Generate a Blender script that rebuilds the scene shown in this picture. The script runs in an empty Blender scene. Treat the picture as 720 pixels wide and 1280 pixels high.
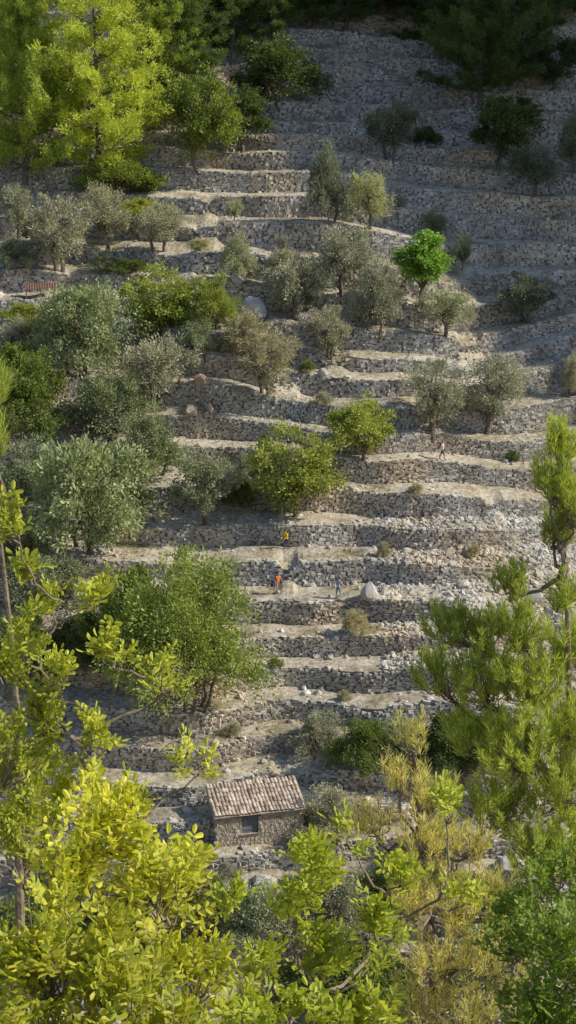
import bpy, math, random, time
import numpy as np
from mathutils import Vector, Matrix
T0=time.time()
rng=np.random.default_rng(7); random.seed(7)
sc=bpy.context.scene
sc.view_settings.view_transform='Standard'; sc.view_settings.look='None'; sc.view_settings.exposure=0
# ---------------------------------------------------------------- camera
F=1950.0; PITCH=math.radians(-15)
cam=bpy.data.cameras.new("camera"); camo=bpy.data.objects.new("camera",cam); sc.collection.objects.link(camo)
cam.sensor_fit='VERTICAL'; cam.sensor_height=24; cam.lens=24*F/1280; cam.clip_end=3000; cam.clip_start=0.1
camo.rotation_euler=(math.pi/2+PITCH,0,0); sc.camera=camo
FW=np.array([0,math.cos(PITCH),math.sin(PITCH)]); UP=np.array([0,-math.sin(PITCH),math.cos(PITCH)]); RT=np.array([1.,0,0])
def bearing(u,v): return FW+RT*(u-360)/F+UP*(640-v)/F
def at(u,v,d): return bearing(u,v)*d
# ---------------------------------------------------------------- light
S=np.array([0.76,-0.10,0.62]); S/=np.linalg.norm(S)
elev=math.asin(S[2]); az=math.atan2(S[0],S[1])
w=bpy.data.worlds.new("World"); sc.world=w; w.use_nodes=True
nt=w.node_tree; bg=nt.nodes["Background"]; sky=nt.nodes.new("ShaderNodeTexSky"); sky.sky_type='NISHITA'; sky.sun_disc=False
sky.sun_elevation=elev; sky.sun_rotation=az; sky.ozone_density=2.5; sky.dust_density=0.5; nt.links.new(sky.outputs[0],bg.inputs[0]); bg.inputs[1].default_value=0.15
sl=bpy.data.lights.new("sun",'SUN'); sl.energy=5.0; sl.angle=math.radians(0.5); sl.color=(1,0.92,0.76)
so=bpy.data.objects.new("sun",sl); sc.collection.objects.link(so); so.rotation_euler=Vector(S).to_track_quat('Z','Y').to_euler(); so.location=(50,0,60)
# ---------------------------------------------------------------- noise
def hsh(i,j,s):
    n=(i.astype(np.int64)*374761393+j.astype(np.int64)*668265263+s*1442695041)&0x7fffffff
    n=((n^(n>>13))*1274126177)&0x7fffffff
    n=n^(n>>16)
    return (n&0xffff)/32767.5-1
def vn(x,y,s=0):
    x,y=np.broadcast_arrays(np.asarray(x,float),np.asarray(y,float))
    i=np.floor(x); j=np.floor(y); fx=x-i; fy=y-j; fx=fx*fx*(3-2*fx); fy=fy*fy*(3-2*fy)
    a=hsh(i,j,s); b=hsh(i+1,j,s); c=hsh(i,j+1,s); d=hsh(i+1,j+1,s)
    return (a*(1-fx)+b*fx)*(1-fy)+(c*(1-fx)+d*fx)*fy
# ---------------------------------------------------------------- mesh builder
class MB:
    def __init__(s): s.v=[]; s.f=[]; s.n=0
    def add(s,v,f,m=0):
        v=np.asarray(v,float).reshape(-1,3); f=np.asarray(f,np.int64)
        s.v.append(v); s.f.append((f+s.n,m)); s.n+=len(v)
    def mesh(s,name,mats,smooth=False):
        me=bpy.data.meshes.new(name); v=np.concatenate(s.v)
        me.vertices.add(len(v)); me.vertices.foreach_set('co',v.astype(np.float32).ravel())
        li=np.concatenate([f.ravel() for f,m in s.f]); tot=np.concatenate([np.full(len(f),f.shape[1]) for f,m in s.f])
        mi=np.concatenate([np.full(len(f),m) for f,m in s.f])
        me.loops.add(len(li)); me.loops.foreach_set('vertex_index',li.astype(np.int32))
        me.polygons.add(len(tot)); st=np.concatenate([[0],np.cumsum(tot)[:-1]])
        me.polygons.foreach_set('loop_start',st.astype(np.int32)); me.polygons.foreach_set('loop_total',tot.astype(np.int32))
        for m in mats: me.materials.append(m)
        me.polygons.foreach_set('material_index',mi.astype(np.int32))
        me.polygons.foreach_set('use_smooth',np.full(len(tot),bool(smooth)))
        me.update(calc_edges=True); return me
def obj(name,me,parent=None,loc=None,rz=0,sc3=None,color=None):
    o=bpy.data.objects.new(name,me); sc.collection.objects.link(o)
    if parent: o.parent=parent
    if loc is not None: o.location=[float(c) for c in loc]
    o.rotation_euler=(0,0,rz)
    if sc3 is not None: o.scale=sc3
    if color is not None: o.color=(*color,1)
    return o
def norm(a): return a/np.maximum(np.linalg.norm(a,axis=-1,keepdims=True),1e-9)
def tube(b,pts,rad,ns=5,m=0):
    pts=np.asarray(pts,float); n=len(pts); rad=np.broadcast_to(rad,(n,))
    t=norm(np.gradient(pts,axis=0)); ref=np.array([0.31,0.92,0.2]) ; 
    if abs(np.dot(norm(pts[-1]-pts[0]),norm(ref)))>.9: ref=np.array([1.,0,0.1])
    s=norm(np.cross(t,ref)); q=np.cross(t,s); a=np.arange(ns)*2*math.pi/ns
    ring=pts[:,None]+rad[:,None,None]*(np.cos(a)[None,:,None]*s[:,None]+np.sin(a)[None,:,None]*q[:,None])
    i=np.arange(n-1)[:,None]*ns; j=np.arange(ns)[None]; j2=(j+1)%ns
    f=np.stack([i+j,i+j2,i+ns+j2,i+ns+j],-1).reshape(-1,4)
    b.add(ring.reshape(-1,3),f,m)
def curve(a,bp,n=6,bow=(0,0,0),jit=0.0,r=rng):
    t=np.linspace(0,1,n)[:,None]; a=np.asarray(a,float); bp=np.asarray(bp,float)
    p=a*(1-t)+bp*t+np.asarray(bow)*(4*t*(1-t))
    if jit: 
        k=r.normal(0,jit,(n,3)); k[0]=0;k[-1]=0; p=p+k
    return p
def rhomb(b,p,d,L,W,m,r=rng,s=None):
    n=len(p)
    if s is None: s=norm(np.cross(d,r.normal(size=(n,3))))
    L=np.broadcast_to(L,(n,))[:,None]; W=np.broadcast_to(W,(n,))[:,None]
    v=np.stack([p,p+d*L*.5+s*W*.5,p+d*L,p+d*L*.5-s*W*.5],1)
    b.add(v,np.arange(n*4).reshape(-1,4),m)
def leaf6(b,p,d,s,L,W,m):
    n=len(p); nn=np.cross(d,s); L=L[:,None]; W=W[:,None]
    v=np.stack([p, p+d*L*.35+s*W*.42+nn*W*.14, p+d*L*.78+s*W*.45+nn*W*.12, p+d*L-nn*L*.1, p+d*L*.78-s*W*.45+nn*W*.12, p+d*L*.35-s*W*.42+nn*W*.14],1)
    i=np.arange(n)[:,None]*6
    b.add(v,np.concatenate([i+np.array([[0,1,2,3]]),i+np.array([[0,3,4,5]])]),m)
ph=(1+5**.5)/2
ICO=norm(np.array([[-1,ph,0],[1,ph,0],[-1,-ph,0],[1,-ph,0],[0,-1,ph],[0,1,ph],[0,-1,-ph],[0,1,-ph],[ph,0,-1],[ph,0,1],[-ph,0,-1],[-ph,0,1]],float))
ICF=np.array([[0,11,5],[0,5,1],[0,1,7],[0,7,10],[0,10,11],[1,5,9],[5,11,4],[11,10,2],[10,7,6],[7,1,8],[3,9,4],[3,4,2],[3,2,6],[3,6,8],[3,8,9],[4,9,5],[2,4,11],[6,2,10],[8,6,7],[9,8,1]])
ICB=np.sign(ICO)*np.abs(ICO)**0.7
CUB=np.array([[x,y,z] for z in(-1,1) for y in(-1,1) for x in(-1,1)],float); CUF=np.array([[0,2,3,1],[4,5,7,6],[0,1,5,4],[2,6,7,3],[0,4,6,2],[1,3,7,5]])
def stones(b,p,s,m=0,tilt=.25,r=rng,block=False):
    n=len(p); 
    if n==0: return
    if block: v=CUB[None]*(1+r.uniform(-.28,.10,(n,8,3)))*s[:,None,:]
    else: v=ICB[None]*(1+r.uniform(-.28,.22,(n,12,1)))*s[:,None,:]
    az_=r.uniform(-.3,.3,n) if tilt<1 else r.uniform(0,6.28,n); tx=r.normal(0,tilt,n)
    c,s_=np.cos(tx)[:,None],np.sin(tx)[:,None]; x,y,z=v[...,0],v[...,1],v[...,2]
    x,z=x*c-z*s_, x*s_+z*c
    c,s_=np.cos(az_)[:,None],np.sin(az_)[:,None]; x,y=x*c-y*s_,x*s_+y*c
    v=np.stack([x,y,z],-1)+p[:,None]
    if block: b.add(v,(CUF[None]+np.arange(n)[:,None,None]*8).reshape(-1,4),m)
    else: b.add(v,(ICF[None]+np.arange(n)[:,None,None]*12).reshape(-1,3),m)
# ---------------------------------------------------------------- materials
def newmat(name):
    m=bpy.data.materials.new(name); m.use_nodes=True; t=m.node_tree; t.nodes.clear()
    o=t.nodes.new('ShaderNodeOutputMaterial'); return m,t,o
def ramp(t,cols,src):
    r=t.nodes.new('ShaderNodeValToRGB'); e=r.color_ramp.elements
    while len(e)<len(cols): e.new(0.5)
    for i,(p,c) in enumerate(cols): e[i].position=p; e[i].color=(*c,1)
    t.links.new(src,r.inputs[0]); return r.outputs[0]
def mix(t,a,b,f,mode='MIX'):
    n=t.nodes.new('ShaderNodeMix'); n.data_type='RGBA'; n.blend_type=mode
    for s,v in ((0,f),(6,a),(7,b)):
        if hasattr(v,'is_output'): t.links.new(v,n.inputs[s])
        elif s==0: n.inputs[0].default_value=v
        else: n.inputs[s].default_value=(*v,1)
    return n.outputs[2]
def noise(t,scale,detail=4,co=None,out=0):
    n=t.nodes.new('ShaderNodeTexNoise'); n.inputs['Scale'].default_value=scale; n.inputs['Detail'].default_value=detail
    if co: t.links.new(co,n.inputs[0])
    return n.outputs[out]
def leafmat(name,c1,c2,c3,trans=.35,usecol=True,tc=(1.3,1.25,.5)):
    m,t,o=newmat(name); g=t.nodes.new('ShaderNodeNewGeometry'); col=ramp(t,[(0,c1),(.5,c2),(1,c3)],g.outputs['Random Per Island'])
    if usecol:
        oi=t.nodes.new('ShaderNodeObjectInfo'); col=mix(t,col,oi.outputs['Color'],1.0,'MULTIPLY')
    tcx=t.nodes.new('ShaderNodeTexCoord')
    nz=noise(t,0.9,2,tcx.outputs['Object']); k=ramp(t,[(.3,(.7,.72,.7)),(.7,(1.25,1.2,1.15))],nz); col=mix(t,col,k,1.0,'MULTIPLY')
    d=t.nodes.new('ShaderNodeBsdfPrincipled'); d.inputs['Roughness'].default_value=.5; d.inputs['Specular IOR Level'].default_value=.35
    t.links.new(col,d.inputs['Base Color'])
    tr=t.nodes.new('ShaderNodeBsdfTranslucent'); t.links.new(mix(t,col,tc,1.0,'MULTIPLY'),tr.inputs[0])
    mx=t.nodes.new('ShaderNodeMixShader'); mx.inputs[0].default_value=trans; t.links.new(d.outputs[0],mx.inputs[1]); t.links.new(tr.outputs[0],mx.inputs[2]); t.links.new(mx.outputs[0],o.inputs[0]); return m
def stdmat(name,cols,scale=4,rough=.9,bump=.3,island=0.0,bscale=None,detail=5,warm=None):
    m,t,o=newmat(name); g=t.nodes.new('ShaderNodeNewGeometry'); tcx=t.nodes.new('ShaderNodeTexCoord'); co=tcx.outputs['Object']
    nz=noise(t,scale,detail,co); col=ramp(t,cols,nz)
    if warm:
        n2=noise(t,warm,5,co); col=mix(t,col,ramp(t,[(.38,(.93,.96,1.0)),(.5,(1,1,1)),(.64,(1.12,1.0,.84))],n2),1.0,'MULTIPLY')
    if island:
        k=ramp(t,[(0,(1-island,)*3),(.5,(1,.98,.95)),(1,(1+island,1+island*.97,1+island*.9))],g.outputs['Random Per Island']); col=mix(t,col,k,1.0,'MULTIPLY')
    d=t.nodes.new('ShaderNodeBsdfPrincipled'); d.inputs['Roughness'].default_value=rough; d.inputs['Specular IOR Level'].default_value=.2
    t.links.new(col,d.inputs['Base Color'])
    if bump:
        bn=t.nodes.new('ShaderNodeBump'); bn.inputs['Strength'].default_value=bump; bn.inputs['Distance'].default_value=.08
        t.links.new(noise(t,bscale or scale*3,5,co),bn.inputs['Height']); t.links.new(bn.outputs[0],d.inputs['Normal'])
    t.links.new(d.outputs[0],o.inputs[0]); return m
M_stone=stdmat("limestone",[(.3,(.32,.295,.255)),(.5,(.46,.43,.38)),(.7,(.57,.54,.48))],.3,.95,.5,.28,6,4,.13)
M_core=stdmat("wall_core",[(.3,(.15,.14,.125)),(.7,(.24,.22,.195))],3,.95,.6)
M_rock=stdmat("pale_rock",[(.3,(.32,.295,.26)),(.5,(.48,.45,.41)),(.7,(.60,.57,.52))],1.2,.9,.9,0,3)
M_redrock=stdmat("ochre_rock",[(.3,(.34,.23,.15)),(.5,(.45,.34,.25)),(.7,(.48,.43,.36))],1.0,.9,.9,0,3)
M_bark=stdmat("bark",[(.3,(.09,.07,.055)),(.7,(.24,.20,.165))],6,.9,.6)
M_twig=stdmat("twig_bark",[(.3,(.15,.115,.08)),(.7,(.28,.23,.17))],8,.8,.3)
def ground_mat():
    m,t,o=newmat("hillside_ground"); tcx=t.nodes.new('ShaderNodeTexCoord'); co=tcx.outputs['Object']
    a=ramp(t,[(.30,(.24,.22,.13)),(.42,(.42,.37,.275)),(.56,(.54,.49,.405)),(.75,(.60,.56,.49))],noise(t,.28,6,co))
    b=ramp(t,[(.35,(.62,.61,.58)),(.65,(1.15,1.13,1.1))],noise(t,2.6,6,co)); c=mix(t,a,b,1.0,'MULTIPLY')
    v=t.nodes.new('ShaderNodeTexVoronoi'); v.inputs['Scale'].default_value=4.5; t.links.new(co,v.inputs[0])
    vr=ramp(t,[(.0,(1.1,1.08,1.06)),(.5,(.97,.97,.97)),(.8,(.7,.7,.7))],v.outputs['Distance']); c=mix(t,c,vr,.6,'MULTIPLY')
    d=t.nodes.new('ShaderNodeBsdfPrincipled'); d.inputs['Roughness'].default_value=.97; d.inputs['Specular IOR Level'].default_value=.1
    t.links.new(c,d.inputs['Base Color'])
    bn=t.nodes.new('ShaderNodeBump'); bn.inputs['Strength'].default_value=.7; bn.inputs['Distance'].default_value=.12
    t.links.new(noise(t,5,6,co),bn.inputs['Height']); t.links.new(bn.outputs[0],d.inputs['Normal'])
    t.links.new(d.outputs[0],o.inputs[0]); return m
M_ground=ground_mat()
# ---------------------------------------------------------------- terrain definition
def stepz(z): return np.interp(z,[-64,-48,-38,-30,-18,15,30,60],[1.8,1.4,1.65,2.0,2.25,2.2,3.5,6])
Zk=[-64.0]
while Zk[-1]<88: Zk.append(Zk[-1]+float(stepz(Zk[-1]))*rng.uniform(.74,1.28))
Zk=np.array(Zk); K=len(Zk)
def Y0(z): return np.interp(z,[-64,-54.5,-48,-33.5,-10.7,11,45,90],[66,84,95,125,165,205,262,335])
def warp(x,z): return 4.8*vn(x/17+.3,z/17,1)+1.7*vn(x/7,z/9,2)+.2*vn(x/2.3,z/3,3)
def dzf(x,z):
    tl=np.clip((z+30)/25,0,1); xc=np.clip(x,-60,60)
    d=-.055*xc*tl+1.3*vn(x/13+.7,z/11,5)+.3*vn(x/5.5,z/6,7)+.05*vn(x/2.1,z/3,6)
    d=d-.155*np.clip(x-5,0,22)*np.exp(-((z+31)/4.6)**2)+.10*np.clip(x+3,0,25)*np.exp(-((z+42)/4.5)**2)
    d=d+.13*np.clip(x+2,-22,0)*np.exp(-((z+46.5)/4)**2)
    return d
def ZC(x,k): return Zk[k]+dzf(x,Zk[k])+.20*vn(x/8.5,k*3.17,77)
def Yk(x,k): return Y0(Zk[k])+warp(x,Zk[k])+.45*vn(x/6.5,k*4.3,78)
def ak(x,k):
    z=Zk[k]; a=.93+.18*vn(x/10,k*1.73+.4,9)+.06*vn(x/3,k*2.3,10)
    a=a*(1-.93*np.exp(-((x-20)/7.5)**4)*np.exp(-((z+38)/2.4)**4))
    a=np.where((x<-9)&(z>-42)&(z<-8),a*(.82+.26*vn(x/5,k*.9,11)),a)
    col=vn(x/4.2,k*2.9+.5,13); a=a*(1-.75*np.clip((col-.56)/.15,0,1))
    a=a*np.clip((95-np.abs(x))/20,0,1)*np.clip((32-z)/8,0,1)
    return np.clip(a,.03,.97)
def lvl(x,k):
    zc=ZC(x,k); lo=zc-ZC(x,k-1) if k>0 else 2.0; hi=ZC(x,k+1)-zc if k<K-1 else 4.0
    a=ak(x,k); lo=a*np.clip(lo,.05,9)*.5; hi=a*np.clip(hi,.05,9)*.5; y=Yk(x,k)
    return y,y+.12*(lo+hi),zc-lo,zc+hi
GX=np.arange(-60,60.01,.25); GT=np.array([lvl(GX,k) for k in range(K)])  # K,4,N
def ground_arr(x,y):
    xi=np.clip(np.round((np.asarray(x)+60)/.25).astype(int),0,len(GX)-1); A=GT[:,:,xi]
    y1,yt,zb,zt=A[:,0],A[:,1],A[:,2],A[:,3]; k=np.clip((y1<np.asarray(y)[None]).sum(0)-1,0,K-2); q=np.arange(len(xi))
    a=y1[k,q];bb=yt[k,q];c=zb[k,q];d=zt[k,q];e=y1[k+1,q];f=zb[k+1,q]
    return np.where(y<bb,c+(d-c)*np.clip((y-a)/(bb-a+1e-6),0,1),d+(f-d)*np.clip((y-bb)/(e-bb+1e-6),0,1))
def ground_z(x,y): return float(ground_arr(np.array([x]),np.array([y]))[0])
def hit(u,v,back=.5):
    r=bearing(u,v); r=r/r[1]; y=np.arange(70,328,.25); g=ground_arr(r[0]*y,y); m=np.nonzero(r[2]*y<=g)[0]; y=y[m[0]] if len(m) else 327
    x,yy=r[0]*y,y+back
    return np.array([x,yy,ground_z(x,yy)])
def ppm(p): return F/float(np.dot(p,FW))
xs=np.concatenate([-np.geomspace(420,62,14),np.arange(-58,58.01,.4),np.geomspace(62,420,14)])
rows=[]
for y,z in [(-400,120),(-120,45),(-40,12),(-12,1.5),(-4,-1.2),(-1,-1.7),(.6,-1.75),(1.6,-3.3),(3,-4.7),(5,-6.7),(8,-9.6),(12,-13.5),(18,-19.4),(26,-27.3),(36,-37),(46,-47),(55,-56),(60,-62)]:
    rows.append(np.stack([xs,np.full_like(xs,y)+0*xs,z+(.25*vn(xs/2,y/2,21) if y>2 else 0*xs)+(1.5*vn(xs/15,y/15,22) if y>10 else 0*xs)],1))
for k in range(K):
    y1,yt,zb,zt=lvl(xs,k)
    rows.append(np.stack([xs,y1,zb-.02],1)); rows.append(np.stack([xs,yt,zt],1))
    if k<K-1:
        y2,_,zb2,_=lvl(xs,k+1)
        for t in (.12,.35,.6,.85):
            yy=yt+(y2-yt)*t; zz=zt+(zb2-zt)*t+.10*vn(xs/1.3,yy/1.1,31)+.04
            rows.append(np.stack([xs,yy,zz],1))
for y,z in [(420,150),(700,260)]: rows.append(np.stack([xs,np.full_like(xs,y),np.full_like(xs,z)],1))
b=MB(); R=len(rows); C=len(xs); i=np.arange(R-1)[:,None]*C; j=np.arange(C-1)[None]
b.add(np.concatenate(rows),np.stack([i+j,i+j+1,i+C+j+1,i+C+j],-1).reshape(-1,4))
obj("terrain",b.mesh("terrain",[M_ground]))
print("terrain",time.time()-T0)
# ---------------------------------------------------------------- dry stone walls
for k in range(2,K):
    if Zk[k]>24: break
    ym=Y0(Zk[k]); hw=min(58,ym*.21+6)
    b=MB(); sp=.34 if Zk[k]<-25 else .40; ch=.19 if Zk[k]<-25 else .24
    sp*=rng.uniform(.85,1.2); ch*=rng.uniform(.88,1.15)
    xx=np.arange(-hw,hw,.5); y1,yt,zb,zt=lvl(xx,k)
    n=len(xx); vv=np.concatenate([np.stack([xx,y1-.08,zb-.1],1),np.stack([xx,yt-.08,zt-.05],1)]); jj=np.arange(n-1)
    b.add(vv,np.stack([jj,jj+1,jj+1+n,jj+n],1),1)
    x0=np.arange(-hw,hw,sp)
    H=lvl(x0,k); hmax=(H[3]-H[2]).max(); P=[];Q=[]
    for c in range(int(hmax/ch)+2):
        x=x0+rng.uniform(-.35,.35,len(x0))*sp+(c%2)*sp/2+rng.uniform(0,sp)
        y1,yt,zb,zt=lvl(x,k); h=zt-zb; z=(c+.4)*ch+.05*vn(x/1.2,c*.0+k,43)+rng.normal(0,.028,len(x))
        ok=(z<h+ .02+.11*vn(x/1.6,k*3.3,41))&(h>.25)&(rng.random(len(x))>.02)
        f=z/np.maximum(h,.1)
        p=np.stack([x,y1+(yt-y1)*f-.06+rng.normal(0,.02,len(x)),zb+z],1)[ok]
        m=len(p); s=np.stack([sp*.54*rng.uniform(.6,1.35,m),.13*rng.uniform(.8,1.2,m),ch*.53*rng.uniform(.75,1.3,m)],1)
        P.append(p);Q.append(s)
    P=np.concatenate(P);Q=np.concatenate(Q)
    if len(P): stones(b,P,Q,0,.12,rng,True)
    x=rng.uniform(-hw,hw,int(hw*2*1.3)); y1,yt,zb,zt=lvl(x,k); ok=(zt-zb)>.3
    p=np.stack([x,yt+rng.uniform(-.05,.3,len(x)),zt+rng.uniform(.0,.10,len(x))],1)[ok]; m=len(p)
    stones(b,p,np.stack([rng.uniform(.1,.3,m),rng.uniform(.1,.2,m),rng.uniform(.05,.13,m)],1))
    x=rng.uniform(-hw,hw,int(hw*2*4)); y1,yt,zb,zt=lvl(x,k); cl=np.clip((vn(x/4.2,k*2.9+.5,13)-.35)/.25,0,1); ok=(vn(x/3,k*2.2,47)>.4)|(rng.random(len(x))<cl)
    ok&=rng.random(len(x))<(.22+.78*cl); t=rng.random(len(x))
    p=np.stack([x,y1-.7+t*1.6*(.3+cl),zb+.02+np.clip(t*1.6*(.3+cl)-.7,0,1)*.8],1)[ok]; m=len(p)
    stones(b,p,np.stack([rng.uniform(.08,.24,m),rng.uniform(.08,.18,m),rng.uniform(.06,.15,m)],1),0,1.0)
    obj("dry_stone_wall",b.mesh("dry_stone_wall",[M_stone,M_core]))
print("walls",time.time()-T0)
# ---------------------------------------------------------------- rubble and dry grass
def tread_pts(n,klo,khi,xlo,xhi,tlo=0,thi=1):
    ks=rng.integers(klo,khi,n); x=rng.uniform(xlo,xhi,n); t=rng.uniform(tlo,thi,n); out=np.zeros((n,3))
    for k in range(klo,khi):
        m=ks==k
        if not m.any(): continue
        y1,yt,zb,zt=lvl(x[m],k); y2,_,zb2,_=lvl(x[m],k+1)
        out[m]=np.stack([x[m],yt+(y2-yt)*t[m],zt+(zb2-zt)*t[m]+.05],1)
    return out
kz=lambda z:int(np.searchsorted(Zk,z))
b=MB()
p=tread_pts(32000,kz(-62),kz(14),-42,42); dens=1.5*vn(p[:,0]/4,p[:,1]/4,51)+.4*vn(p[:,0]/1.2,p[:,1]/1.2,52); p=p[dens>rng.uniform(-.1,1.1,len(p))]
m=len(p); r0=rng.gamma(2,.03,m)[:,None]+.025; stones(b,p,r0*np.stack([rng.uniform(.8,1.6,m),rng.uniform(.8,1.3,m),rng.uniform(.5,.9,m)],1),0,1.0)
p=tread_pts(10000,kz(-43),kz(-33),7,34); m=len(p); r0=rng.gamma(2,.04,m)[:,None]+.025; stones(b,p,r0*np.stack([rng.uniform(.8,1.6,m),rng.uniform(.8,1.3,m),rng.uniform(.5,.9,m)],1),0,1.0)
p=np.concatenate([tread_pts(300,kz(-50),kz(-33),-8,34),tread_pts(160,kz(-58),kz(5),-40,40)]); m=len(p); r0=rng.uniform(.14,.34,m)[:,None]; stones(b,p,r0*np.stack([rng.uniform(.8,1.5,m),rng.uniform(.8,1.2,m),rng.uniform(.6,.9,m)],1),0,1.0)
obj("stone_rubble",b.mesh("stone_rubble",[M_stone]))
M_grass=leafmat("dry_grass",(.46,.41,.25),(.34,.32,.19),(.17,.20,.09),.2,False,(1.1,1.1,.8))
b=MB(); p=tread_pts(36000,kz(-62),kz(16),-44,44); dens=vn(p[:,0]/5+9,p[:,1]/3,55)+.5*vn(p[:,0]/1.5,p[:,1]/1.5,56); p=p[dens>rng.uniform(-.2,.9,len(p))]
n=len(p); q=np.repeat(p,9,0)+rng.normal(0,.10,(n*9,3))*[1,1,0]; d=norm(rng.normal(0,.45,(n*9,3))*[1,1,.3]+[0,0,1]); rhomb(b,q,d,np.repeat(rng.uniform(.6,1.5,n),9)*rng.uniform(.08,.28,n*9),.035,0)
obj("dry_grass",b.mesh("dry_grass",[M_grass]))
# ---------------------------------------------------------------- ridge that shades the upper slope
bp=[hit(775,590),hit(715,525),hit(650,450),hit(594,385),hit(555,320),hit(440,268),hit(345,200),hit(290,110),hit(260,20)]
T=150; cr=[q+S*T for q in bp]
c0=cr[0]; cr=[c0+[30,-70,-130],c0+[10,-26,-64],c0+[2,-6,-16]]+cr; ce=cr[-1]; cr+=[ce+[0,40,16],ce+[0,160,50]]
fine=[]
for a_,b_ in zip(cr[:-1],cr[1:]):
    for t in np.linspace(0,1,8,endpoint=False): fine.append(a_*(1-t)+b_*t)
fine=np.array(fine); fine[:,2]+=1.6*vn(fine[:,1]/3,fine[:,0]/9,61)
prof=[(-42,-150),(-30,-105),(-18,-58),(-8,-24),(0,0),(25,-8),(70,-50),(150,-150)]
rr=[fine+np.array([a_,0,c_])+ (np.stack([4*vn(fine[:,1]/8,fine[:,2]*0+a_,62),0*fine[:,0],2*vn(fine[:,1]/6,fine[:,2]*0+a_,63)],1) if a_ else 0) for a_,c_ in prof]
b=MB(); R=len(rr); C=len(fine); i=np.arange(R-1)[:,None]*C; j=np.arange(C-1)[None]
b.add(np.concatenate(rr),np.stack([i+j,i+j+1,i+C+j+1,i+C+j],-1).reshape(-1,4)); obj("mountain_ridge",b.mesh("mountain_ridge",[M_rock]))
# ---------------------------------------------------------------- tree models
L_olive=leafmat("olive_leaves",(.28,.295,.20),(.38,.395,.285),(.50,.51,.39),.30,True,(1.12,1.12,.8))
L_broad=leafmat("broad_leaves",(.15,.18,.065),(.24,.28,.10),(.35,.385,.15),.40)
L_pine=leafmat("pine_needles",(.18,.24,.07),(.30,.36,.11),(.43,.48,.16),.42)
def crown_tree(seed,H,W,cb,lm,tr=.16,ncl=26,nsub=11,nl=36,LL=.2,LW=.075,shape='round',multi=1):
    r=np.random.default_rng(seed); b=MB(); cz=(H+cb)/2; hz=(H-cb)/2
    cl=[]
    tries=0
    while len(cl)<ncl and tries<3000:
        tries+=1
        q=r.uniform(-1,1,3); l=np.linalg.norm(q)
        if l>1 or l<.35: continue
        k=1.0
        if shape=='cone': k=1-.75*(q[2]*.5+.5)
        if shape=='dome': q[2]=abs(q[2])*1.6-.6*1.0; k=1-.1*q[2]
        cl.append(np.array([q[0]*W/2*.82*k,q[1]*W/2*.82*k,cz+q[2]*hz*.85]))
    cl=np.array(cl); cl=cl+norm(cl-[0,0,cz])*r.normal(0,.20,(len(cl),1))
    forks=[]
    for s_ in range(multi):
        off=r.normal(0,.12*multi,2) if multi>1 else [0,0]
        top=np.array([r.normal(0,.25)+off[0]*2,r.normal(0,.25)+off[1]*2,cb+ (H-cb)*.4])
        pts=curve([off[0],off[1],-.5],top,7,r.normal(0,.14,3)*[1,1,0],.05,r); tube(b,pts,np.linspace(tr*1.25,tr*.55,7),7,0); forks.append(pts)
    for c in cl:
        pts=forks[r.integers(len(forks))]; st=pts[r.integers(3,7)]
        e=c; tube(b,curve(st,e,6,np.array([0,0,.15])+r.normal(0,.12,3),.05,r),np.linspace(tr*.38,tr*.08,6),4,0)
        R_=r.uniform(.4,1.1)*W*.17
        sub=norm(r.normal(size=(nsub,3)))*r.uniform(.35,1.2,(nsub,1))*R_*[1,1,.8]+c
        for s_ in sub[::2]: tube(b,curve(c,s_,3),np.array([tr*.08,tr*.05,tr*.03]),3,0)
        n=nsub*nl; sr=R_*.42
        pp=np.repeat(sub,nl,0); o=norm(r.normal(size=(n,3)))*(r.random((n,1))**.5)*sr*r.uniform(.6,1.5,(n,1)); pp=pp+o
        d=norm(o/sr+.6*norm(pp-[0,0,cz])+r.normal(0,.5,(n,3))+[0,0,.15])
        rhomb(b,pp,d,LL*r.uniform(.6,1.3,n),LW*r.uniform(.7,1.3,n),1,r)
    return b.mesh("tree",[M_bark,lm]),H,W
def pine_tree(seed,H=12,W=7.5,cb=1.2,nb=70):
    r=np.random.default_rng(seed); b=MB()
    pts=curve([0,0,-.5],[r.normal(0,.3),r.normal(0,.3),H*.97],10,[r.normal(0,.2),0,0],.06,r); tube(b,pts,np.linspace(.24,.03,10),7,0)
    for i in range(nb):
        f=(i+r.random())/nb; z=cb+(H-cb)*f**.9; a=i*2.4+r.uniform(-.5,.5); prof_=(1-f)**.7*.9+.13
        if f<.15: prof_*=.75+f
        ln=W/2*prof_*r.uniform(.45,1.3)
        st=np.array([pts[min(9,int(z/H*9))][0],pts[min(9,int(z/H*9))][1],z]); dr=np.array([math.cos(a),math.sin(a),r.uniform(.05,.45)+.4*f])
        e=st+dr*ln; tube(b,curve(st,e,6,[0,0,-.08*ln],.04,r),np.linspace(.05*(1-f)+.018,.01,6),4,0)
        nt_=max(4,int(ln*6.5)); t=r.uniform(.25,1.05,(nt_,1)); base=st+(e-st)*t+np.array([0,0,-.32*ln])*t*(1-t)
        c=base+np.stack([r.normal(0,.30,nt_),r.normal(0,.30,nt_),r.uniform(-.05,.5,nt_)],1)*(1.2-.5*t)
        for q in range(0,nt_,3): tube(b,[base[q],c[q]],[.01,.006],3,0)
        n=nt_*66; cc=np.repeat(c,66,0); o=norm(r.normal(size=(n,3))+[dr[0]*.6,dr[1]*.6,.6]); pp=cc+o*r.uniform(0,.18,(n,1))+r.normal(0,.10,(n,3)); rhomb(b,pp,o,r.uniform(.13,.27,n),.05,1,r)
    return b.mesh("pine",[M_bark,L_pine]),H,W
olives=[crown_tree(100+i,4.6,5.0,1.0,L_olive,.15,30,10,32,LL=.18,LW=.072,multi=1+i%2) for i in range(5)]
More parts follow.
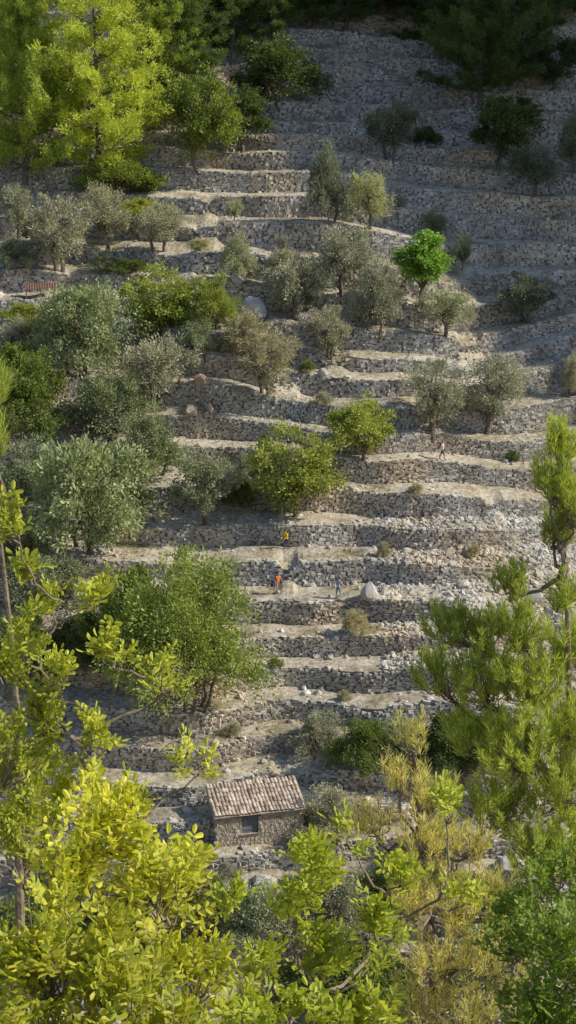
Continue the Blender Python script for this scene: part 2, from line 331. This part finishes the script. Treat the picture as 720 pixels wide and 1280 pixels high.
bushes=[crown_tree(200+i,3.6,5.0,.1,L_olive,.08,36,11,34,LL=.16,LW=.07,shape='dome',multi=3) for i in range(3)]
broads=[crown_tree(300+i,5.0,5.0,.7,L_broad,.14,34,11,36,LL=.17,LW=.10) for i in range(3)]
gbush=[crown_tree(400+i,3.6,5.0,.1,L_broad,.07,40,11,40,LL=.15,LW=.08,shape='dome',multi=3) for i in range(2)]
big=[crown_tree(450,5.6,6.4,.1,L_broad,.07,64,12,44,LL=.15,LW=.06,shape='dome',multi=4)]
cones=[crown_tree(500,6,4.2,.6,L_broad,.15,34,11,34,LL=.2,LW=.11,shape='cone')]
pines=[pine_tree(600+i) for i in range(3)]
pinesw=[pine_tree(650+i,9,8.5,1.0,64) for i in range(2)]
print("models",time.time()-T0)
KIND={'o':(olives,"olive_tree"),'u':(bushes,"wild_olive_bush"),'b':(broads,"holm_oak_tree"),'g':(gbush,"mastic_bush"),'G':(big,"mastic_bush"),'c':(cones,"fig_tree"),'p':(pines,"pine_tree"),'w':(pinesw,"pine_tree")}
cnt=0
def plant(kind,u,vb,vt,wpx,col=(1,1,1),at_=None,size=None):
    global cnt; cnt+=1
    vs,name=KIND[kind]; me,H,W=vs[cnt%len(vs)]
    if at_ is None: p=hit(u,vb); s=ppm(p); sz=(vb-vt)/s/H*1.0; sw=wpx/s/W*1.12
    else: p=at_; sz,sw=size
    me.name=name
    obj(name,me,None,p-[0,0,.05],rng.uniform(0,6.28),(sw,sw,sz),col)
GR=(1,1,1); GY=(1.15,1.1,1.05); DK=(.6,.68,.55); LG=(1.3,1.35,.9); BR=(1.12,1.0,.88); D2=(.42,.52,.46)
T_=[('o',78,350,252,78,GY),('o',135,322,242,66,GY),('o',200,332,264,60,GY),('o',20,300,230,60,GR),
('u',100,480,352,125,(.9,1,.7)),('b',200,432,328,105,(1.35,1.4,1.05)),('g',268,432,363,55,(1.35,1.4,1)),('o',195,515,415,92,GY),
('u',140,562,478,112,(.72,.8,.58)),('u',190,606,515,85,(.82,.9,.65)),('o',335,520,438,72,BR),('u',308,452,398,70,BR),
('o',375,402,318,84,GR),('o',430,402,316,84,GR),('u',474,420,338,70,(.95,.95,.95)),('o',410,452,384,60,GY),('u',352,390,335,50,GY),
('c',530,392,294,84,(1.05,1.55,.85)),('o',460,295,222,62,(1.25,1.25,.9)),('o',555,445,384,76,(1.05,1.1,.95)),
('o',540,556,460,80,GR),('o',610,546,444,92,GR),('b',452,588,507,84,(1.6,1.6,1.1)),('b',370,650,528,120,(1.4,1.4,1.1)),
('o',258,668,574,86,(.8,.85,.72)),('u',105,700,540,170,(.95,1.05,.72)),('G',228,895,688,195,(1.25,1.35,1.0)),('g',160,860,720,120,(.95,1.05,.8)),('u',60,770,690,110,(.75,.82,.65)),
('u',40,640,560,90,(.8,.88,.75)),('g',25,580,490,110,(.75,.85,.7)),('g',30,520,430,100,(.9,1,.7)),('o',20,460,400,50,GR),
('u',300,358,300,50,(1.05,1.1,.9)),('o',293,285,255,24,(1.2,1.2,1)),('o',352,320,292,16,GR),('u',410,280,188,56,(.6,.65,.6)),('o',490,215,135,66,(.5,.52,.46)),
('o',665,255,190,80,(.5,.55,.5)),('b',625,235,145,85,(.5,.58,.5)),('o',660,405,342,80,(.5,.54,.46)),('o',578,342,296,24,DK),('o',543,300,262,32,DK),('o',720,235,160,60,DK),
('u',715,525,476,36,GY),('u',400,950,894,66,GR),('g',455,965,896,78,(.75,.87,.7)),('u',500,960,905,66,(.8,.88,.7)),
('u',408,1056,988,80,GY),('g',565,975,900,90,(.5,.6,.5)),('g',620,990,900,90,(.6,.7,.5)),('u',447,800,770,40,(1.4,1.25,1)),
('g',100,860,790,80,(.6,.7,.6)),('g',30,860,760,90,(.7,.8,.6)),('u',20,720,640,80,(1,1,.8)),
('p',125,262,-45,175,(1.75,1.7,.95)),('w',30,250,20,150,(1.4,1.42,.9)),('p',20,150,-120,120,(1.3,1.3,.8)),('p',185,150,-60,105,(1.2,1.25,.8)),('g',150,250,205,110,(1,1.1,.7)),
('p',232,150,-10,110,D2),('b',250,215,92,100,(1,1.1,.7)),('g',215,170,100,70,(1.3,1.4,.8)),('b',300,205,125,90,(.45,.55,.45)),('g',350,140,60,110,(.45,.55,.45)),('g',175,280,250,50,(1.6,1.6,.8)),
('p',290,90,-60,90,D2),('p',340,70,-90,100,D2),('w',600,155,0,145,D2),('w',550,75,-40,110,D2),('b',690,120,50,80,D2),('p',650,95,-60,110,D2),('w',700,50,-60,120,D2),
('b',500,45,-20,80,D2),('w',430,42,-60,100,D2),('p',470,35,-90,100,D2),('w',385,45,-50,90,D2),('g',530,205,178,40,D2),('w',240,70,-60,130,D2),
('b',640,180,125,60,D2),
('u',330,1200,1130,120,(.9,1,.8)),('u',420,1190,1120,100,(.9,.9,.8)),('g',200,1190,1090,150,(1,1,.7)),('u',90,1120,1060,120,GR),('g',500,1150,1060,110,(.9,1,.7)),('g',640,1180,1100,110,(.8,1,.7)),('u',560,1110,1040,80,GR),('g',40,1220,1120,150,(.9,1,.7)),('g',440,1290,1190,200,(.8,.9,.6)),('u',600,1290,1200,160,(1,1,.8)),
('u',285,1105,1082,36,GR),('u',390,1115,1085,44,(.8,.9,.7)),('g',250,1150,1110,60,(.9,1,.7)),
('u',480,700,680,20,BR),('u',250,335,318,30,(1.3,1.2,.9)),('u',130,350,325,36,DK),('g',385,490,472,20,GR),('u',500,270,255,18,GR),('g',160,355,335,50,DK),('u',290,925,905,26,GY),('g',30,410,385,60,LG),
('g',60,460,420,70,(1.5,1.3,.8)),('u',250,470,430,50,(.9,1,.8)),('g',300,640,600,40,DK),('g',160,640,600,60,DK),('u',20,340,300,50,DK),('g',120,600,560,60,DK),('u',55,320,280,50,DK),
('u',405,520,505,26,GY),('g',640,580,565,18,DK),('u',520,650,636,20,BR),('u',590,700,684,22,BR),('g',345,860,846,18,GR),('u',430,880,866,20,BR),('u',310,600,570,46,GR)]
for t in T_: plant(*t)
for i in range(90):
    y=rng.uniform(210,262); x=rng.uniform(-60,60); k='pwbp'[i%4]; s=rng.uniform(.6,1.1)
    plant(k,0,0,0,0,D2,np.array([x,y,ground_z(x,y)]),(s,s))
# ---------------------------------------------------------------- boulders
def boulder(u,v,wpx,hpx,mat=M_rock,seed=0):
    import bmesh
    p=hit(u,v,.3); s=ppm(p); bm=bmesh.new(); r=np.random.default_rng(seed)
    for _ in range(26): bm.verts.new(norm(r.normal(size=3))*r.uniform(.8,1.05))
    q=bmesh.ops.convex_hull(bm,input=bm.verts[:]); bmesh.ops.bevel(bm,geom=bm.edges[:],offset=.05,segments=1,affect='EDGES')
    me=bpy.data.meshes.new("boulder"); bm.to_mesh(me); bm.free(); me.materials.append(mat)
    W=wpx/s/2; Hh=hpx/s/2; obj("boulder",me,None,p+[0,0,Hh*.45],rng.uniform(0,6),(W,W*.8,Hh*1.1))
for i,q in enumerate([(316,400,46,36),(298,376,28,18),(378,402,20,16),(462,752,28,28),(665,752,32,20),(640,1092,52,28),(404,476,20,12),(580,735,22,12),(412,795,16,9),(430,1150,24,20),(640,700,16,9),(705,720,16,10),(690,770,20,11),(540,460,16,8),(655,690,14,8),(330,1110,40,18),(700,790,18,12),(520,690,14,8),(620,770,16,9),(390,590,18,9),(250,700,18,9),(440,630,16,10),(560,760,20,11),(600,780,14,9),(480,740,14,8)]): boulder(*q,seed=i)
for i,q in enumerate([(250,505,26,18),(238,528,24,18),(262,520,16,20),(228,508,14,12),(95,520,26,16),(300,440,20,11),(200,655,24,18)]): boulder(*q,mat=M_redrock,seed=40+i)
# ---------------------------------------------------------------- stone house
M_hw=stdmat("house_masonry",[(.35,(.28,.24,.19)),(.5,(.39,.345,.28)),(.7,(.47,.42,.35))],2.5,.95,.8,.2,7)
M_tile=stdmat("roof_tiles",[(.3,(.34,.26,.20)),(.5,(.50,.41,.33)),(.7,(.58,.51,.43))],1.5,.9,.3,.35,9)
M_wood=stdmat("weathered_shutter",[(.3,(.13,.14,.16)),(.7,(.21,.22,.25))],3,.7,.2)
hp=hit(325,1058,.2); hs=ppm(hp)
house=bpy.data.objects.new("stone_house",None); sc.collection.objects.link(house); house.location=hp; house.rotation_euler=(0,0,math.radians(14))
def box(b,x0,x1,y0,y1,z0,z1,m=0):
    v=[(x,y,z) for z in (z0,z1) for y in (y0,y1) for x in (x0,x1)]
    b.add(v,[[0,2,3,1],[4,5,7,6],[0,1,5,4],[2,6,7,3],[0,4,6,2],[1,3,7,5]],m)
HW,HD,HF,HB=2.95,2.7,2.45,3.15
b=MB()
wx0,wx1,wz0,wz1=-1.25,-.1,.85,2.1
box(b,-HW,wx0,0,.4,-1,HF); box(b,wx1,HW,0,.4,-1,HF); box(b,wx0,wx1,0,.4,-1,wz0); box(b,wx0,wx1,0,.4,wz1,HF)
for sx in (-1,1):
    x0,x1=sorted((sx*HW,sx*(HW-.4))); v=[(x0,.4,-1),(x1,.4,-1),(x1,HD,-1),(x0,HD,-1),(x0,.4,HF+.1),(x1,.4,HF+.1),(x1,HD,HB),(x0,HD,HB)]
    b.add(v,[[0,3,2,1],[4,5,6,7],[0,1,5,4],[1,2,6,5],[2,3,7,6],[3,0,4,7]])
box(b,-HW+.4,HW-.4,HD-.4,HD-.002,-1,HB-.15)
n=900; px=rng.uniform(-HW,HW,n); pz=rng.uniform(-.6,HF-.1,n); ok=~((px>wx0-.15)&(px<wx1+.15)&(pz>wz0-.12)&(pz<wz1+.12)); px,pz=px[ok],pz[ok]; n=len(px)
stones(b,np.stack([px,np.full(n,.03),pz],1),np.stack([rng.uniform(.1,.22,n),np.full(n,.06),rng.uniform(.06,.12,n)],1),0,.1,rng,True)
n=300; py=rng.uniform(.1,HD,n); pz=rng.uniform(-.6,HF,n); stones(b,np.stack([np.full(n,HW-.03),py,pz],1),np.stack([np.full(n,.06),rng.uniform(.1,.22,n),rng.uniform(.06,.12,n)],1),0,.1,rng,True)
obj("walls",b.mesh("walls",[M_hw]),house)
b=MB(); box(b,wx0-.15,wx1+.15,-.06,.1,wz1+.002,wz1+.2); box(b,wx0-.1,wx1+.1,-.08,.2,wz0-.1,wz0-.002); obj("lintel_and_sill",b.mesh("lintel",[M_bark]),house)
b=MB(); 
for i_ in range(6):
    a0=wx0+.02+i_*(wx1-wx0-.04)/6; box(b,a0,a0+(wx1-wx0-.04)/6-.015,.16,.2,wz0+.02,wz1-.02)
box(b,wx0+.05,wx1-.05,.13,.158,wz0+.25,wz0+.33); box(b,wx0+.05,wx1-.05,.13,.158,wz1-.35,wz1-.27)
obj("window_shutter",b.mesh("shutter",[M_wood]),house)
b=MB(); sl_=(HB-HF)/(HD); ov=.3
v=[(-HW-.2,-ov,HF-sl_*ov+.06),(HW+.2,-ov,HF-sl_*ov+.06),(HW+.2,HD+.2,HB+sl_*.2+.06),(-HW-.2,HD+.2,HB+sl_*.2+.06)]; v+= [(a_,b_,c_-.08) for a_,b_,c_ in v]
b.add(v,[[0,1,2,3],[4,7,6,5],[0,4,5,1],[1,5,6,2],[2,6,7,3],[3,7,4,0]])
tw=.25; nc=int((2*HW+.4)/tw); nr=7; Lr=(HD+ov+.2); 
for c in range(nc):
    cx=-HW-.2+tw*(c+.5)
    for r_ in range(nr):
        y0=-ov-.05+Lr*r_/nr+rng.normal(0,.015); y1=y0+Lr/nr*1.18; rad0=.125*rng.uniform(.9,1.06); rad1=rad0*.82; jx=rng.normal(0,.018); jz=rng.normal(0,.014)+.03*math.sin(c*.5+1)
        aa=np.linspace(0,math.pi,7); ringv=[]
        for yy,rd,dz_ in ((y0,rad0,.055),(y1,rad1,.0)):
            zz=HF+sl_*yy+.09+dz_*.6
            for a_ in aa: ringv.append((cx+jx+rd*math.cos(a_),yy,zz+jz+rd*.75*math.sin(a_)))
        b.add(ringv,[[i_,i_+1,i_+8,i_+7] for i_ in range(6)])
obj("tiled_roof",b.mesh("tiled_roof",[M_tile]),house)
M_rust=stdmat("rusty_sheet",[(.3,(.12,.065,.05)),(.7,(.22,.13,.10))],3,.8,.2)
q=hit(50,374); sp_=bpy.data.objects.new("rusty_shelter",None); sc.collection.objects.link(sp_); sp_.location=q; sp_.rotation_euler=(0,0,.15)
b=MB(); n=41; xx=np.linspace(-1.5,1.5,n); zz=1.0+.04*np.cos(xx*26); v=np.concatenate([np.stack([xx,np.full(n,-.7),zz-.25],1),np.stack([xx,np.full(n,.9),zz+.2],1)]); j=np.arange(n-1); b.add(v,np.stack([j,j+1,j+1+n,j+n],1)); obj("roof_sheet",b.mesh("sheet",[M_rust]),sp_)
b=MB()
for x in (-1.35,0,1.35):
    for y,h in ((-.6,.75),(.8,1.12)): tube(b,[[x,y,-.2],[x,y,h]],[.05,.045],6)
obj("posts",b.mesh("posts",[M_bark]),sp_)
# ---------------------------------------------------------------- hikers
def flat(name,c,rough=.8): return stdmat(name,[(.3,tuple(x*.85 for x in c)),(.7,c)],12,rough,.1)
M_skin=flat("skin",(.45,.27,.19)); M_hair=flat("hair",(.05,.03,.02)); M_shoe=flat("boots",(.08,.05,.04))
def person(name,u,v,head,shirt,trous,pose,short=False,pack=None,bend=0.0):
    p=hit(u,v,.5); st,arm=pose
    V=[];E=[];Rr=[]
    def a(x,y,z,r,par=None):
        V.append((x,y,z)); Rr.append(r)
        if par is not None: E.append((par,len(V)-1))
        return len(V)-1
    fb=-bend
    pel=a(0,0,.94,.135); sp1=a(0,fb*.3,1.10,.12,pel); ch=a(0,fb*.75,1.30,.145,sp1); nk0=a(0,fb,1.44,.07,ch); nk=a(0,fb*1.1-.01,1.50,.052,nk0)
    h1=a(0,fb*1.2-.02,1.57,.08,nk); h2=a(0,fb*1.25-.01,1.65,.098,h1); a(0,fb*1.25,1.715,.062,h2); a(0,fb*1.2-.115,1.605,.016,h1)
    for s_,sg in ((-1,st),(1,-st)):
        hip=a(.10*s_,0,.88,.098,pel); kn=a(.11*s_,-.22*sg-.03,.50,.062,hip); an=a(.11*s_,-.34*sg+(.06 if sg<0 else 0),.09,.042,kn); a(.12*s_,-.34*sg-.16,.045,.036,an)
    hands=[]
    for s_,(ax,ay,az_,bx,by,bz) in zip((-1,1),arm):
        sh=a(.175*s_,fb*.9,1.385,.062,ch); el=a(s_*ax,fb*.8+ay,az_,.045,sh); wr=a(s_*bx,fb*.8+by,bz,.03,el); d_=norm(np.array(V[wr])-np.array(V[el])); q_=np.array(V[wr])+d_*.07; a(*q_,.034,wr); hands.append((q_,d_,s_))
    me=bpy.data.meshes.new("sk"); me.from_pydata(V,E,[]); o=bpy.data.objects.new("sk",me); sc.collection.objects.link(o)
    o.modifiers.new("s",'SKIN'); 
    for i_,r_ in enumerate(Rr): me.skin_vertices[0].data[i_].radius=(r_,r_*.85 if i_ in(0,1,2) else r_)
    me.skin_vertices[0].data[0].use_root=True; su=o.modifiers.new("u",'SUBSURF'); su.levels=2; su.render_levels=2
    dg=bpy.context.evaluated_depsgraph_get(); dg.update(); m2=bpy.data.meshes.new_from_object(o.evaluated_get(dg)); bpy.data.objects.remove(o)
    co=np.zeros(len(m2.vertices)*3); m2.vertices.foreach_get('co',co); co=co.reshape(-1,3)
    b=MB(); hem=.52 if short else .14
    for pl in m2.polygons:
        c=np.array(pl.center[:]); x,y,z=c
        armside=abs(x)>.21 and z>.75 or abs(x)>.24
        if z>1.50 and abs(x)<.14: mi=4 if (z>1.66 or (y>fb*1.2+.035 and z>1.55)) else 0
        elif armside: mi=1 if z>1.2 else 0
        elif z>.97: mi=1
        elif z>hem: mi=2
        elif z>.12: mi=0
        else: mi=3
        fi=list(pl.vertices)
        if len(fi) in(3,4): b.f.append((np.array([fi]),mi))
    b.v.append(co); b.n=len(co)
    for q_,d_,s_ in hands:
        sd=norm(np.cross(d_,[s_*1.0,0.1,0])) 
        for k_,(o_,l_) in enumerate(((-.027,.062),(-.009,.075),(.009,.07),(.027,.055))):
            st_=q_+sd*o_+d_*.01; tube(b,[st_,st_+d_*l_*.5,st_+d_*l_*.85+np.array([-s_*.02,0,-.005])],[.009,.008,.006],5,0)
        st_=q_-d_*.03+sd*-.03; tube(b,[st_,st_-sd*.028+d_*.025,st_-sd*.035+d_*.055],[.011,.009,.007],5,0)
    hc=np.array(V[h2]); 
    stones(b,np.array([[hc[0]-.035,hc[1]-.09,hc[2]-.03],[hc[0]+.035,hc[1]-.09,hc[2]-.03]]),np.full((2,3),.011),4,.1)
    stones(b,np.array([[hc[0]-.1,hc[1],hc[2]-.03],[hc[0]+.1,hc[1],hc[2]-.03]]),np.array([[.014,.022,.032]]*2),0,.1)
    stones(b,np.array([[hc[0],hc[1]-.088,hc[2]-.085]]),np.array([[.024,.01,.007]]),3,.05)
    if pack is not None: stones(b,np.array([[0,fb*.8+.2,1.22]]),np.array([[.16,.11,.24]]),5,.05)
    mats=[M_skin,flat(name+"_shirt",shirt),flat(name+"_trousers",trous),M_shoe,M_hair,flat(name+"_pack",pack or (.1,.1,.1))]
    obj(name,b.mesh(name,mats,True),None,p,head)
A_walk=((.24,.10,1.13,.25,-.08,.93),(.24,-.06,1.13,.26,-.24,1.0)); A_bend=((.24,-.12,1.12,.18,-.36,1.02),(.24,-.12,1.12,.18,-.36,1.05))
person("hiker",553,594,1.1,(.62,.55,.52),(.05,.05,.07),(.8,A_walk),True,(.45,.05,.04))
person("hiker",358,692,-.6,(.85,.62,.03),(.10,.09,.12),(.5,A_bend),False,None,.12)
person("hiker",347,745,.5,(.75,.25,.09),(.45,.24,.16),(.6,A_walk),True,(.10,.12,.3),.06)
person("hiker",423,757,2.4,(.42,.45,.52),(.25,.27,.32),(.3,A_bend),False,None,.1)
print("people",time.time()-T0)
# ---------------------------------------------------------------- foreground shrubs
L_carob=leafmat("carob_leaves",(.34,.40,.07),(.52,.57,.10),(.72,.72,.17),.5,True,(1.12,1.1,.55))
L_fpine=leafmat("near_pine_needles",(.22,.30,.075),(.34,.43,.10),(.50,.57,.15),.45,True,(1.12,1.1,.6))
def near_ground(y): return np.interp(y,[.6,1.6,3,5,8,12,18,26],[-1.75,-3.3,-4.7,-6.7,-9.6,-13.5,-19.4,-27.3])-.2
def carob(name,ru,rd,clumps,seed,col,LL=.036,tips=26,nodes=7):
    r=np.random.default_rng(seed); b=MB(); y0=rd*.97; root=np.array([(ru-360)/F*rd,y0,near_ground(y0)])
    B=[];TD=[]; main=curve(root,root+[0,0,1.2],5,[.05,0,0],.02,r); tube(b,main,np.linspace(.035,.022,5),7,0)
    made=[]
    for (u,v,d,rp,k) in sorted(clumps,key=lambda c:-c[1]):
        c=at(u,v,d); R_=rp*d/F; hub=c+np.array([r.normal(0,.25)*R_,r.normal(0,.2)*R_,-R_*.8])
        src=main[r.integers(1,5)]; best=1e9
        for mlimb in made:
            for q in mlimb[2:7]:
                dd=np.linalg.norm(hub-q)
                if q[2]<hub[2]-.05 and dd<best and dd>.12: best=dd; src=q
        Ld=np.linalg.norm(hub-src)
        limb=curve(src,hub,9,np.array([r.normal(0,.16),r.normal(0,.16),-.05])*Ld,.02*min(1,Ld),r); tube(b,limb,np.linspace(.0045+.003*min(2,Ld),.0035,9),6,0); made.append(limb)
        for q in range(max(2,int(tips*k))):
            e=c+norm(r.normal(size=3))*R_*r.random()**.4*[1,1,1.1]; w_=r.random()*.35; st=limb[-1]*(1-w_)+limb[-2]*w_
            tw_=curve(st,e,7,r.normal(0,.1,3)*R_+[0,0,-.08*R_],.008,r); tube(b,tw_,np.linspace(.004,.0015,7),3,0)
            td=norm(tw_[-1]-tw_[-3]); f=1-.42*(np.arange(nodes)/nodes)**1.2; ix=f*6; a_=np.minimum(5,ix.astype(int)); 
            B.append(tw_[a_]+(tw_[a_+1]-tw_[a_])*(ix-a_)[:,None]); TD.append(np.repeat(td[None],nodes,0))
    B=np.concatenate(B);TD=np.concatenate(TD); n=len(B)
    RD=norm(TD*.8+norm(r.normal(size=(n,3)))*.85+[0,0,.35]); LN=(LL*2.4*r.uniform(.6,1.15,n))[:,None]
    side=norm(np.cross(RD,np.array([0,0,1.])+r.normal(0,.35,(n,3)))); rhomb(b,B,RD,LN[:,0],.003,0,r,side)
    LP=[];LD=[];LS=[]
    for t in (.25,.55,.85):
        for sg in (-1,1): LP.append(B+RD*LN*t); LD.append(norm(side*sg+RD*.5+r.normal(0,.15,(n,3)))); LS.append(RD)
    LP.append(B+RD*LN); LD.append(RD); LS.append(side)
    LP=np.concatenate(LP);LD=np.concatenate(LD);LS=np.concatenate(LS); kp=r.random(len(LP))>.12; LP,LD,LS=LP[kp],LD[kp],LS[kp]
    s=norm(LS-LD*np.sum(LS*LD,1,keepdims=True)); n=len(LP)
    leaf6(b,LP,LD,s,LL*r.uniform(.6,1.2,n),LL*.5*r.uniform(.8,1.15,n),1)
    obj(name,b.mesh(name,[M_twig,L_carob]),None,None,0,None,col); print(name,n)
carob("carob_shrub",60,5.6,[(15,655,5.2,24,.2),(30,712,5.3,22,.14),(125,745,5.3,26,.18),(40,800,5.4,30,.2),(215,850,5.5,26,.14),(140,820,5.5,24,.16),(60,880,5.6,44,.4),(15,930,5.6,55,.6),(110,925,5.7,34,.22),(60,990,5.7,55,.6),(165,1000,5.8,30,.18),(20,1040,5.5,55,.7),(245,945,5.8,26,.12),(80,840,5.6,24,.14),(10,850,5.6,30,.25),(70,760,5.5,20,.1)],11,(1.1,1.1,.85),.033)
carob("carob_shrub",260,4.6,[(150,1030,4.5,46,.5),(90,1100,4.4,60,.7),(190,1110,4.4,55,.6),(50,1190,4.1,70,.8),(150,1190,4.2,65,.8),(235,1210,4.4,45,.5),(245,1090,4.6,28,.2),(30,1290,4.0,75,.9),(130,1270,4.0,70,.9),(220,1290,4.1,55,.6),(110,1005,4.8,30,.25)],12,(1.12,1.08,.75),.033)
carob("carob_shrub",400,5.0,[(395,1085,4.8,32,.32),(470,1165,4.9,30,.22),(495,1090,5.2,26,.16),(400,1195,4.9,38,.35),(465,1250,4.7,42,.38),(560,1010,5.6,22,.12),(375,1135,4.9,28,.25),(400,1280,4.6,46,.45),(330,1265,4.6,40,.35),(300,1285,4.4,42,.4),(320,1200,4.8,30,.22),(440,1045,5.3,18,.09),(575,1120,5.4,20,.1),(300,1130,5.0,20,.12)],13,(1.08,1.12,.8),.033)
carob("carob_shrub",700,5.6,[(695,1110,5.6,50,.7),(650,1170,5.5,45,.5),(700,1200,5.3,65,.9),(665,1260,5.3,55,.7),(715,1275,5.2,60,.8)],14,(.5,.66,.6),.03)
def near_pine(name,ru,rd,clumps,seed,col,nl=.085,tips=30,dens=70,nw=.0035):
    r=np.random.default_rng(seed); b=MB(); y0=rd*.97; root=np.array([(ru-360)/F*rd,y0,near_ground(y0)])
    top=min(clumps,key=lambda c:c[1]); tp=at(top[0],top[1],top[2]); trunk=curve(root,tp,14,[.1,0,0],.02,r); tube(b,trunk,np.linspace(.07,.007,14),8,0)
    P=[];D=[]
    for (u,v,d,rp,k) in clumps:
        c=at(u,v,d); R_=rp*d/F; zz=c[2]-R_*.8-.25*abs(c[0]-tp[0]); i_=int(np.argmin(abs(trunk[:,2]-zz))); i_=min(i_,12)
        br=curve(trunk[i_],c-[0,0,R_*.3],7,[0,0,-.08],.02,r); tube(b,br,np.linspace(.018,.006,7),5,0)
        for q in range(max(2,int(tips*k))):
            e=c+norm(r.normal(size=3))*R_*r.random()**.45*[1,1,.9]; w_=r.random()*.5; st=br[-1]*(1-w_)+br[-3]*w_
            tw_=curve(st,e,6,[0,0,-.1*R_],.01,r); td=norm(tw_[-1]-tw_[-2]+[0,0,.04]); e2=e+td*nl*1.2+[0,0,.03]; tw_=np.vstack([tw_,e2]); tube(b,tw_,np.linspace(.005,.002,7),3,0)
            n=dens; f=r.random(n)**.7; pos=tw_[4]+(tw_[5]-tw_[4])*np.clip(f*2,0,1)[:,None]+(tw_[6]-tw_[5])*np.clip(f*2-1,0,1)[:,None]
            dd=norm(td*.9+norm(r.normal(size=(n,3)))*.75+[0,0,.15]); P.append(pos);D.append(dd)
    P=np.concatenate(P);D=np.concatenate(D); rhomb(b,P,D,nl*r.uniform(.7,1.2,len(P)),nw,1,r); obj(name,b.mesh(name,[M_twig,L_fpine]),None,None,0,None,col); print(name,len(P))
near_pine("pine_sapling",760,9.5,[(700,560,9,22,.5),(690,610,9,26,.7),(715,640,9,28,.8),(692,670,9.2,24,.6),(640,735,9.2,24,.5),(700,750,9.2,24,.4),(560,790,9.4,28,.6),(600,800,9.4,32,.9),(650,790,9.5,36,.9),(710,820,9.5,40,1.1),(545,850,9.6,28,.7),(600,855,9.5,40,1.3),(660,860,9.4,46,1.5),(710,900,9.5,50,1.6),(590,920,9.6,34,.8),(650,940,9.4,50,1.6),(620,1010,9.5,46,1.4),(700,990,9.4,50,1.6),(670,1060,9.4,46,1.2),(720,1070,9.4,46,1.1)],21,(1.3,1.25,1.0),.065,38,80,.0045)
near_pine("pine_sapling",-40,9,[(-12,500,8.8,22,.8),(-8,560,8.8,20,.7)],22,(1.1,1.1,.9))
near_pine("dry_pine_sapling",560,8,[(515,930,7.6,22,.4),(500,975,7.6,28,.6),(540,1000,7.7,30,.6),(468,1030,7.7,28,.5),(530,1055,7.6,40,1.0),(590,1060,7.7,30,.6),(570,1125,7.6,46,1.1),(510,1130,7.6,36,.7),(620,1130,7.6,34,.6),(550,1205,7.5,54,1.4),(615,1210,7.5,44,1.1),(590,1280,7.5,56,1.4),(520,1270,7.5,40,.8)],23,(2.0,1.52,2.3),.055,30,56,.0035)
print("total",time.time()-T0)
